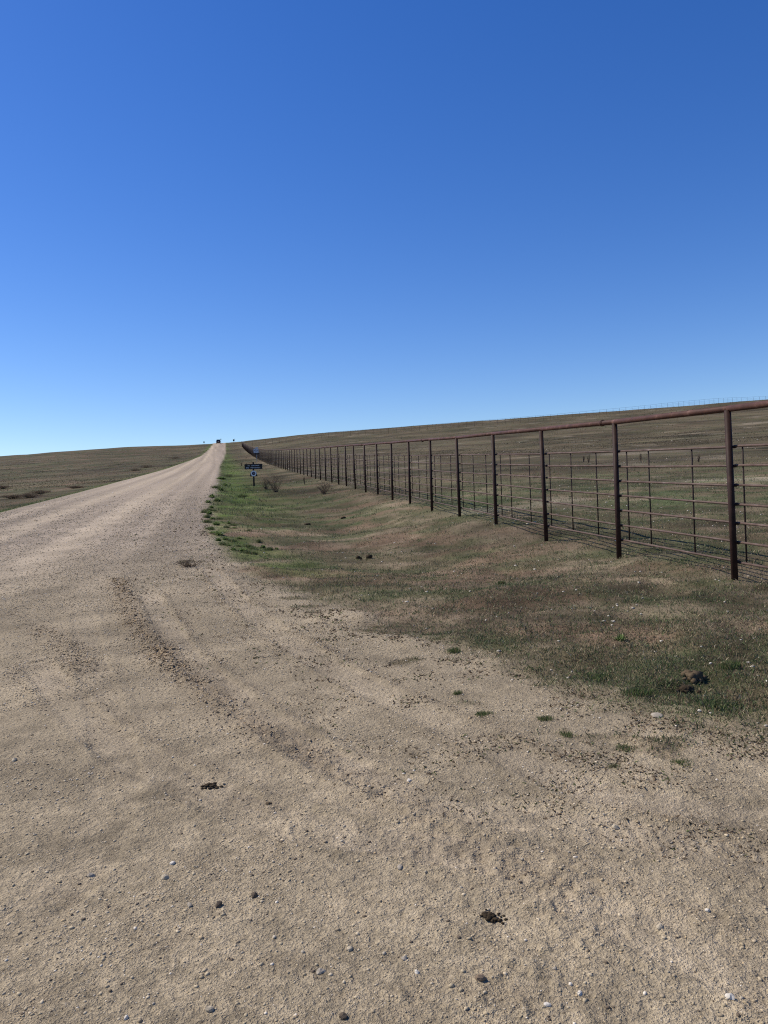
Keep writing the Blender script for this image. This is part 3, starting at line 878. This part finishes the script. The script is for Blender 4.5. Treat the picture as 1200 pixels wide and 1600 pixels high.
m = MB(); m.box((0, -2.38, .5), (1.8, .14, .2)); m.build('bumper', M_TYRE, car, bevel=0.03)
m = MB(); m.box((0, -2.375, .76), (.36, .02, .16)); m.build('number_plate', M_WHITE, car)
for s in (-1, 1):
    for yy in (-1.45, 1.4):
        m = MB(); m.tube((s * .73, yy, .36), (s * .965, yy, .36), .36, n=20); wh = m.build('wheel', M_TYRE, car, True)
        m = MB(); m.tube((s * .955, yy, .36), (s * .975, yy, .36), .22, n=14); m.build('rim', M_RIM, wh, True)
tag(car, 'small dark car seen on the road where it meets the crest', 'car')

# ------------------------------------------------------------------ stones one can pick out
def lump_mesh(name, seed, mat_, sub=3, rough=0.18, smooth=True):
    bm = bmesh.new(); bmesh.ops.create_icosphere(bm, subdivisions=sub, radius=1.0)
    rnd = np.random.default_rng(seed); o = rnd.uniform(0, 50, 3)
    for v in bm.verts:
        c = v.co
        k = float(fbm(np.array([c.x * 1.3 + o[0] + c.z]), np.array([c.y * 1.3 + o[1] - c.z]), seed, 3)[0])
        v.co = c * (1 + rough * k)
    me = bpy.data.meshes.new(name); bm.to_mesh(me); bm.free()
    for p in me.polygons: p.use_smooth = smooth
    me.materials.append(mat_); return me
M_STONES = {
    'white': plain('stone_white', (0.60, 0.54, 0.45), 0.8, 0.2, 0.15, 40, 0.3),
    'tan': plain('stone_tan', (0.42, 0.35, 0.25), 0.85, 0.2, 0.2, 40, 0.3),
    'grey': plain('stone_grey', (0.34, 0.29, 0.225), 0.8, 0.2, 0.2, 40, 0.3),
    'dark': plain('stone_dark', (0.12, 0.092, 0.066), 0.95, 0.1, 0.3, 40, 0.5),
    'brown': plain('stone_brown', (0.22, 0.16, 0.11), 0.9, 0.1, 0.2, 40, 0.4)}
STONES = [  # px, py, width px, height ratio, kind, label
    (328, 1580, 14, .85, 'tan', 'tan egg-shaped stone at the bottom edge left of centre'),
    (197, 1590, 9, .85, 'white', 'small white stone at the bottom left edge of the gravel'),
    (142, 1366, 12, .6, 'grey', 'flat grey stone lying alone in the left foreground gravel'),
    (258, 1371, 12, .8, 'tan', 'tan stone beside a dark shadow in the left foreground'),
    (270, 1348, 10, .6, 'white', 'pale flat chip just above the tan stone at left'),
    (296, 1413, 9, .8, 'grey', 'small grey stone between two dark clods at left'),
    (341, 1413, 12, .8, 'dark', 'blackish clod in the left foreground gravel'),
    (398, 1398, 11, .8, 'dark', 'dark clod on the smooth gravel left of centre'),
    (501, 1519, 14, .6, 'grey', 'flat pale grey stone near the bottom centre'),
    (546, 1483, 11, .8, 'tan', 'round tan stone with a dark shadow at lower centre'),
    (632, 1499, 11, .6, 'grey', 'greyish chip in the lower centre gravel'),
    (652, 1522, 8, .8, 'white', 'tiny white stone in the lower centre gravel'),
    (751, 1533, 18, .75, 'brown', 'brown stone with dark shadow near the bottom, right of centre'),
    (639, 1219, 9, .5, 'white', 'bright white chip alone in the middle gravel'),
    (906, 1555, 11, .8, 'white', 'whitish round stone at the lower right'),
    (855, 1573, 11, .75, 'white', 'white round stone nearest the bottom edge at right'),
    (1140, 1563, 13, .8, 'white', 'white round stone in the bottom right corner'),
    (1031, 1452, 11, .65, 'tan', 'tan stone on a tyre mark at lower right'),
    (1105, 1426, 9, .7, 'white', 'pale stone in the gravel at the right edge'),
    (962, 1292, 10, .8, 'tan', 'pale tan stone on the tyre tread marks at right'),
    (1027, 1122, 18, .45, 'grey', 'flat bluish grey slab at the edge of the right grass'),
    (22, 1190, 9, .7, 'tan', 'small tan stone near the left edge of the gravel'),
    (537, 1592, 13, .7, 'dark', 'dark clod at the very bottom centre'),
    (625, 1356, 12, .55, 'grey', 'grey angular stone in the middle foreground gravel'),
]
for i, (px, py, wpx, rat, kind, lab) in enumerate(STONES):
    x, y = at(px, py); s = wpx * y / 1250 / 2
    o = link('stone', lump_mesh('stone', 300 + i, M_STONES[kind], 2, 0.6, False))
    o.scale = (s * 1.08, s * 0.85, s * rat)
    o.rotation_euler = (random.uniform(-.2, .2), random.uniform(-.2, .2), random.uniform(0, 6))
    o.location = (x, y, gz(x, y) + s * rat * 0.22)
    tag(o, lab, 'stone', 'single stones on the gravel')

# dung heaps: a mesh of many lumps each
M_DUNG = plain('dung', (0.046, 0.033, 0.020), 0.95, 0.1, 0.4, 60, 0.6)
M_EARTH = plain('dug_earth', (0.10, 0.073, 0.045), 0.97, 0.05, 0.3, 40, 0.6)
def lump_heap(name, px, py, wpx, n, mat_, lab, cat, sz=(0.10, 0.26), flat=0.6, seed=1, depth=0.8):
    x, y = at(px, py); wid = wpx * y / 1250
    rnd = random.Random(seed); nr = np.random.default_rng(seed)
    Vs, Fs = [], []
    for i in range(n):
        a = rnd.uniform(0, 6.28); rad = wid / 2 * abs(rnd.gauss(0, 0.42)) * (1 + 0.5 * math.sin(2 * a + seed))
        dx, dy = rad * math.cos(a), rad * math.sin(a) * depth
        s = wid * rnd.uniform(*sz) / 2 * (1.25 - rad / wid)
        b = ICO_V * (1 + nr.uniform(-.25, .25, (12, 1))) * np.array([s * rnd.uniform(.8, 1.3), s * rnd.uniform(.8, 1.2), s * flat])
        z = gz(x + dx, y + dy) + s * flat * 0.4 + (0.25 * wid * flat * max(0, 1 - 2.2 * rad / wid) * 0.4)
        Fs.append(ICO_F + 12 * i); Vs.append(b + np.array([dx, dy, z]))
    Vs = np.concatenate(Vs); z0 = gz(x, y)
    Vs[:, 2] -= z0
    o = link(name, np_mesh(name, Vs, np.concatenate(Fs), mat_)); o.location = (x, y, z0)
    tag(o, lab, cat)
lump_heap('dung_heap', 766, 1432, 48, 80, M_DUNG, 'dark crumbled dung heap in the foreground right of centre', 'dung', (0.05, 0.2), 0.55, 3)
lump_heap('dung_heap', 329, 1229, 44, 60, M_DUNG, 'dark scattered dung in the gravel left of centre', 'dung', (0.05, 0.17), 0.45, 4)
lump_heap('clod_patch', 418, 1256, 22, 14, M_EARTH, 'brown trampled clods beside the dark dung left of centre', 'clods', (0.10, 0.24), 0.3, 5)
lump_heap('dug_hole', 1084, 1052, 44, 46, M_EARTH, 'dug-up earth clods with dark hollows in the right grass', 'earth', (0.14, 0.42), 0.75, 6)
lump_heap('dung_heap', 1073, 1066, 34, 18, M_DUNG, 'black dung lumps standing in for the shaded hollow of the dug earth in the right grass', 'dung', (0.2, 0.5), 0.6, 8)  # dark lumps enlarged and set here to stand in for the hollow's shade
lump_heap('dung_heap', 560, 875, 11, 9, M_DUNG, 'black dung lump on the grass beside the swale, left of a pair', 'dung', (0.3, 0.7), 0.8, 9)
lump_heap('dung_heap', 577, 874, 12, 9, M_DUNG, 'black dung lump on the grass beside the swale, right of a pair', 'dung', (0.3, 0.7), 0.9, 10)
lump_heap('dung_heap', 536, 811, 9, 7, M_DUNG, 'small dark dung lump in the swale below the fence', 'dung', (0.3, 0.7), 0.6, 11)
lump_heap('dung_heap', 480, 820, 13, 8, M_DUNG, 'flat dark dung pat in the swale nearest the sign', 'dung', (0.3, 0.7), 0.4, 12)

# ------------------------------------------------------------------ weeds and dry shrubs
M_STEM = plain('dry_stem', (0.12, 0.085, 0.058), 0.9, 0.1, 0.3, 30)
M_STEMDARK = plain('dark_stem', (0.060, 0.045, 0.034), 0.9, 0.1, 0.3, 30)

def weed_mesh(name, seed, n=70, h=1.0, spread=1.0, greens=((0.085, 0.130, 0.040), (0.11, 0.155, 0.052), (0.15, 0.175, 0.072), (0.07, 0.105, 0.034)), leaf=0.09):
    """leafy clump of unit height: pointed leaves arching outwards from one root"""
    rnd = np.random.default_rng(seed)
    Vs, Fs, Cs = [], [], []; k = 0
    for i in range(n):
        a = rnd.uniform(0, 6.283); out = spread * rnd.uniform(0.15, 1.0); z = h * rnd.uniform(0.25, 1.0) * (1.15 - 0.55 * out / spread)
        r0 = rnd.uniform(0, 0.5) * spread
        d = np.array([math.cos(a), math.sin(a), 0]); sd = np.array([-d[1], d[0], 0]) * leaf * rnd.uniform(.5, 1.2)
        b = d * r0 * 0.9 + np.array([0, 0, -0.05]); mpt = d * (r0 + (out - r0) * .55) + np.array([0, 0, z * .85]); tip = d * max(out, r0 + .1) + np.array([rnd.uniform(-.1, .1), rnd.uniform(-.1, .1), z * rnd.uniform(.55, 1.05)])
        Vs += [b - sd * .3, b + sd * .3, mpt + sd, mpt - sd, tip]
        Fs += [(k, k + 1, k + 2), (k, k + 2, k + 3), (k + 3, k + 2, k + 4)]
        c = np.array(greens[rnd.integers(len(greens))]) * rnd.uniform(1.0, 1.8); Cs += [c] * 5; k += 5
    return np_mesh(name, np.array(Vs), np.array(Fs), M_WEED, np.array(Cs))

WEEDS = [weed_mesh('weed_clump', s, 130 + 10 * s) for s in range(4)]
def mat_mesh(name, seed, n=300):
    """loose patch of short blades rooted all over an uneven patch of unit radius"""
    rnd = np.random.default_rng(seed)
    cen = rnd.uniform(-0.45, 0.45, (7, 2)); Vs, Fs, Cs = [], [], []
    gr = ((0.075, 0.105, 0.036), (0.095, 0.122, 0.045), (0.125, 0.14, 0.06), (0.06, 0.085, 0.03), (0.19, 0.15, 0.085))
    for k in range(n):
        p = cen[rnd.integers(7)] + rnd.normal(0, 0.24, 2); a = rnd.uniform(0, 6.283); l = rnd.uniform(0.05, 0.2)
        w = rnd.uniform(0.012, 0.028); d = np.array([math.cos(a), math.sin(a)]); sd = np.array([-d[1], d[0]]) * w; z = rnd.uniform(0.35, 1.0)
        Vs += [(*(p - sd), -0.1), (*(p + sd), -0.1), (*(p + d * l * .5 + sd * .7), z * .75), (*(p + d * l), z)]
        Fs += [(4 * k, 4 * k + 1, 4 * k + 2), (4 * k, 4 * k + 2, 4 * k + 3)]
        Cs += [np.array(gr[rnd.integers(5)]) * rnd.uniform(.9, 1.6)] * 4
    return np_mesh(name, np.array(Vs), np.array(Fs), M_WEED, np.array(Cs))
MATS = [mat_mesh('weed_mat', 40 + s) for s in range(4)]
def put(name, me, px, py, wpx, hpx, lab, cat, group=None):
    x, y = at(px, py); K = y / 1250
    o = link(name, me); o.location = (x, y, gz(x, y) - 0.01)
    o.scale = (wpx * K / 2, wpx * K / 2 * random.uniform(.7, 1.0), hpx * K); o.rotation_euler = (0, 0, random.uniform(0, 6))
    tag(o, lab, cat, group)
    return o
EDGE_WEEDS = [(327, 786, 12, 7), (330, 793, 10, 6), (321, 803, 12, 6), (328, 806, 12, 7), (322, 818, 12, 6), (328, 825, 12, 6), (338, 821, 12, 7), (335, 800, 10, 4),
              (343, 846, 12, 6), (352, 843, 12, 7), (349, 850, 12, 5), (378, 862, 14, 7), (386, 858, 12, 7), (394, 858, 12, 6), (412, 856, 14, 9), (404, 848, 10, 6), (431, 856, 12, 6), (358, 818, 9, 5), (362, 821, 10, 4), (365, 825, 10, 4), (390, 832, 10, 4),
              (380, 776, 16, 6), (413, 874, 10, 4), (372, 853, 10, 5)]
EDGE_WEEDS += [(331, 778, 13, 6), (340, 783, 12, 5), (325, 797, 12, 6), (333, 812, 13, 6), (343, 811, 11, 5), (325, 811, 12, 6), (335, 833, 12, 6), (345, 832, 12, 5),
               (341, 838, 13, 6), (356, 852, 12, 6), (364, 846, 12, 6), (366, 858, 13, 6), (385, 866, 13, 6), (399, 865, 12, 6), (376, 842, 11, 5), (352, 826, 11, 5), (346, 768, 14, 6), (352, 758, 14, 6), (338, 765, 12, 6), (344, 750, 12, 6), (356, 745, 10, 5), (422, 862, 11, 6)]
for i, (px, py, w_, h_) in enumerate(EDGE_WEEDS):
    put('weed_clump', (WEEDS + MATS)[(i * 3) % 8], px + random.uniform(-2, 2), py + random.uniform(-2, 2), w_ * random.uniform(1.1, 2.0), h_ * random.uniform(0.7, 1.3), 'low bright green weed clump along the gravel edge', 'weed', 'green weeds along the gravel edge')
put('weed_clump', WEEDS[1], 970, 997, 24, 13, 'dark green weed standing alone in the right grass', 'weed')
put('weed_clump', MATS[2], 714, 1083, 20, 9, 'yellowish green weed alone on the bare gravel', 'weed')
put('weed_clump', MATS[0], 712, 1018, 32, 12, 'green weed mat at the tip of the middle grass edge', 'weed')
put('weed_clump', MATS[3], 755, 1118, 36, 9, 'green weed patch on the gravel right of the yellowish weed', 'weed')
put('weed_clump', MATS[2], 882, 1148, 34, 9, 'green weed patch lowest on the gravel right of centre', 'weed')
put('weed_clump', MATS[1], 852, 1124, 34, 9, 'green weed patch on the gravel just below the grass edge', 'weed')
put('weed_clump', MATS[0], 975, 1168, 50, 9, 'long green weed patch on the gravel left of the grey slab', 'weed')
put('weed_clump', MATS[3], 1065, 1194, 46, 8, 'thin green weed patch nearest the right edge of the gravel', 'weed')
put('weed_clump', MATS[0], 962, 1198, 34, 7, 'small weed patch lowest in the right gravel', 'weed')
for i, (px, py, w_, h_, nm) in enumerate([(930, 1058, 60, 12, 'wide green weed mat left of the dug earth'), (1000, 1085, 60, 12, 'green weed mat at the grass edge below the dug earth'), (1120, 1104, 80, 12, 'green weed mat at the grass edge near the right border'), (1140, 1040, 60, 14, 'green weed mat right of the dug earth'), (785, 914, 16, 8, 'pale leafy weed in the middle of the right grass')]):
    put('weed_clump', mat_mesh('weed_mat', 20 + i, 700), px, py, w_, h_, nm, 'weed')

def shrub(name, px, py, wpx, hpx, lab, cat, group=None, nst=26, stem=None, leaves=160, leafc=((0.16, 0.125, 0.08), (0.12, 0.11, 0.06), (0.20, 0.15, 0.10)), seed=1, thick=0.012, lsz=0.05):
    x, y = at(px, py); K = y / 1250
    W, Hh = wpx * K / 2, hpx * K
    rnd = random.Random(seed); nr = np.random.default_rng(seed)
    root = empty(name, (x, y, gz(x, y)))
    mm = MB(); tips = []
    for i in range(nst):
        a = rnd.uniform(0, 6.28); o = W * rnd.random() ** .7
        p0 = Vector((rnd.gauss(0, W * .15), rnd.gauss(0, W * .15), -0.03))
        top = Vector((o * math.cos(a), o * math.sin(a), Hh * rnd.uniform(.55, 1.0) * (1.05 - .35 * o / W)))
        mid = p0.lerp(top, .5) + Vector((rnd.gauss(0, W * .08), rnd.gauss(0, W * .08), Hh * .06))
        mm.tube(p0, mid, thick, thick * .7, 4, False); mm.tube(mid, top, thick * .7, thick * .3, 4, False)
        tips.append(top)
        for j in range(3):
            f = rnd.uniform(.35, .95); b = mid.lerp(top, f) if f > .5 else p0.lerp(mid, f * 2)
            e = b + Vector((rnd.gauss(0, W * .22), rnd.gauss(0, W * .22), Hh * rnd.uniform(.08, .25)))
            mm.tube(b, e, thick * .5, thick * .2, 3, False); tips.append(e)
    mm.build('stems', stem or M_STEM, root)
    n = leaves; Vs = []; Cs = []
    for i in range(n):
        t = tips[rnd.randrange(len(tips))]
        c = np.array(t) + nr.normal(0, 1, 3) * np.array([W * .12, W * .12, Hh * .08])
        c[2] = max(c[2], 0.02)
        u = nr.normal(0, 1, 3); u /= np.linalg.norm(u); v2 = np.cross(u, nr.normal(0, 1, 3)); v2 /= np.linalg.norm(v2)
        s = lsz * rnd.uniform(.5, 1.3)
        Vs += [c - u * s, c + v2 * s * .4, c + u * s]; Cs += [np.array(leafc[rnd.randrange(len(leafc))]) * rnd.uniform(.7, 1.3)] * 3
    link('leaves', np_mesh('leaves', np.array(Vs), np.arange(3 * n).reshape(-1, 3), M_BLADE, np.array(Cs)), root)
    tag(root, lab, cat, group)

shrub('dry_shrub', 431, 769, 38, 30, 'dry brown shrub right of the black sign', 'shrub', seed=31, nst=40, leaves=260, thick=.007, lsz=.035)
shrub('dry_shrub', 415, 764, 18, 18, 'small reddish dry shrub between the black sign and a bigger shrub', 'shrub', seed=32, nst=18, leaves=150, lsz=.05)
shrub('dry_shrub', 506, 772, 30, 18, 'sparse dry shrub below the fence in the swale', 'shrub', seed=33, nst=26, leaves=160, thick=.011)
shrub('dry_shrub', 476, 757, 4, 12, 'single dark dry stalk before the fence', 'shrub', seed=34, nst=5, leaves=16, stem=M_STEMDARK, thick=.02)
shrub('dry_shrub', 378, 728, 5, 6, 'small dark weed left of the road signs', 'shrub', seed=35, nst=8, leaves=40, stem=M_STEMDARK, thick=.03)
shrub('dry_shrub', 296, 886, 48, 12, 'low grey-brown dry plant on the gravel edge', 'shrub', seed=36, nst=40, leaves=200, thick=.004, lsz=.025)
BR = ((0.16, 0.105, 0.075), (0.20, 0.135, 0.095), (0.15, 0.11, 0.07), (0.17, 0.155, 0.09))
for i, (px, py, w_, h_, nm) in enumerate([(20, 779, 26, 9, 'dark brown brush at the left edge of the left field'), (45, 778, 30, 11, 'dark brown brush second from the left edge'), (62, 772, 24, 9, 'dark brown brush right of the leftmost brush patch'),
        (118, 763, 18, 6, 'brown brush low beside the road in the left field'), (212, 736, 20, 6, 'brown brush midway along the road in the left field'), (228, 731, 22, 7, 'brown brush higher beside the road in the left field'),
        (272, 717, 16, 5, 'small brown brush near the top of the left roadside'), (3, 764, 16, 9, 'dark green brush cut by the left border')]):
    shrub('roadside_brush', px, py, w_ * 1.5, h_ * 0.6, nm, 'brush', 'brush in the left field', nst=60, leaves=900, leafc=BR, seed=50 + i, thick=.008, lsz=.06)
for i, (px, py, w_, h_, nm) in enumerate([(1001, 721, 4, 13, 'thin dark stalk in the right field near the tall weeds'), (1082, 721, 5, 11, 'left one of two tall dry weeds behind the nearest panel'), (1092, 722, 7, 12, 'right one of two tall dry weeds behind the nearest panel'),
        (912, 722, 5, 12, 'left one of two tall dry weeds behind the second panel'), (920, 723, 5, 13, 'right one of two tall dry weeds behind the second panel'), (627, 686, 5, 5, 'tiny dark weed tuft far up the right slope')]):
    shrub('tall_weed', px, py, w_, h_, nm, 'weed', 'tall dry weeds in the right field', nst=7, leaves=40, leafc=BR, seed=70 + i, stem=M_STEMDARK, thick=.016, lsz=.05)
print('triangles', sum(len(m.loops) - 2 * len(m.polygons) for m in bpy.data.meshes))
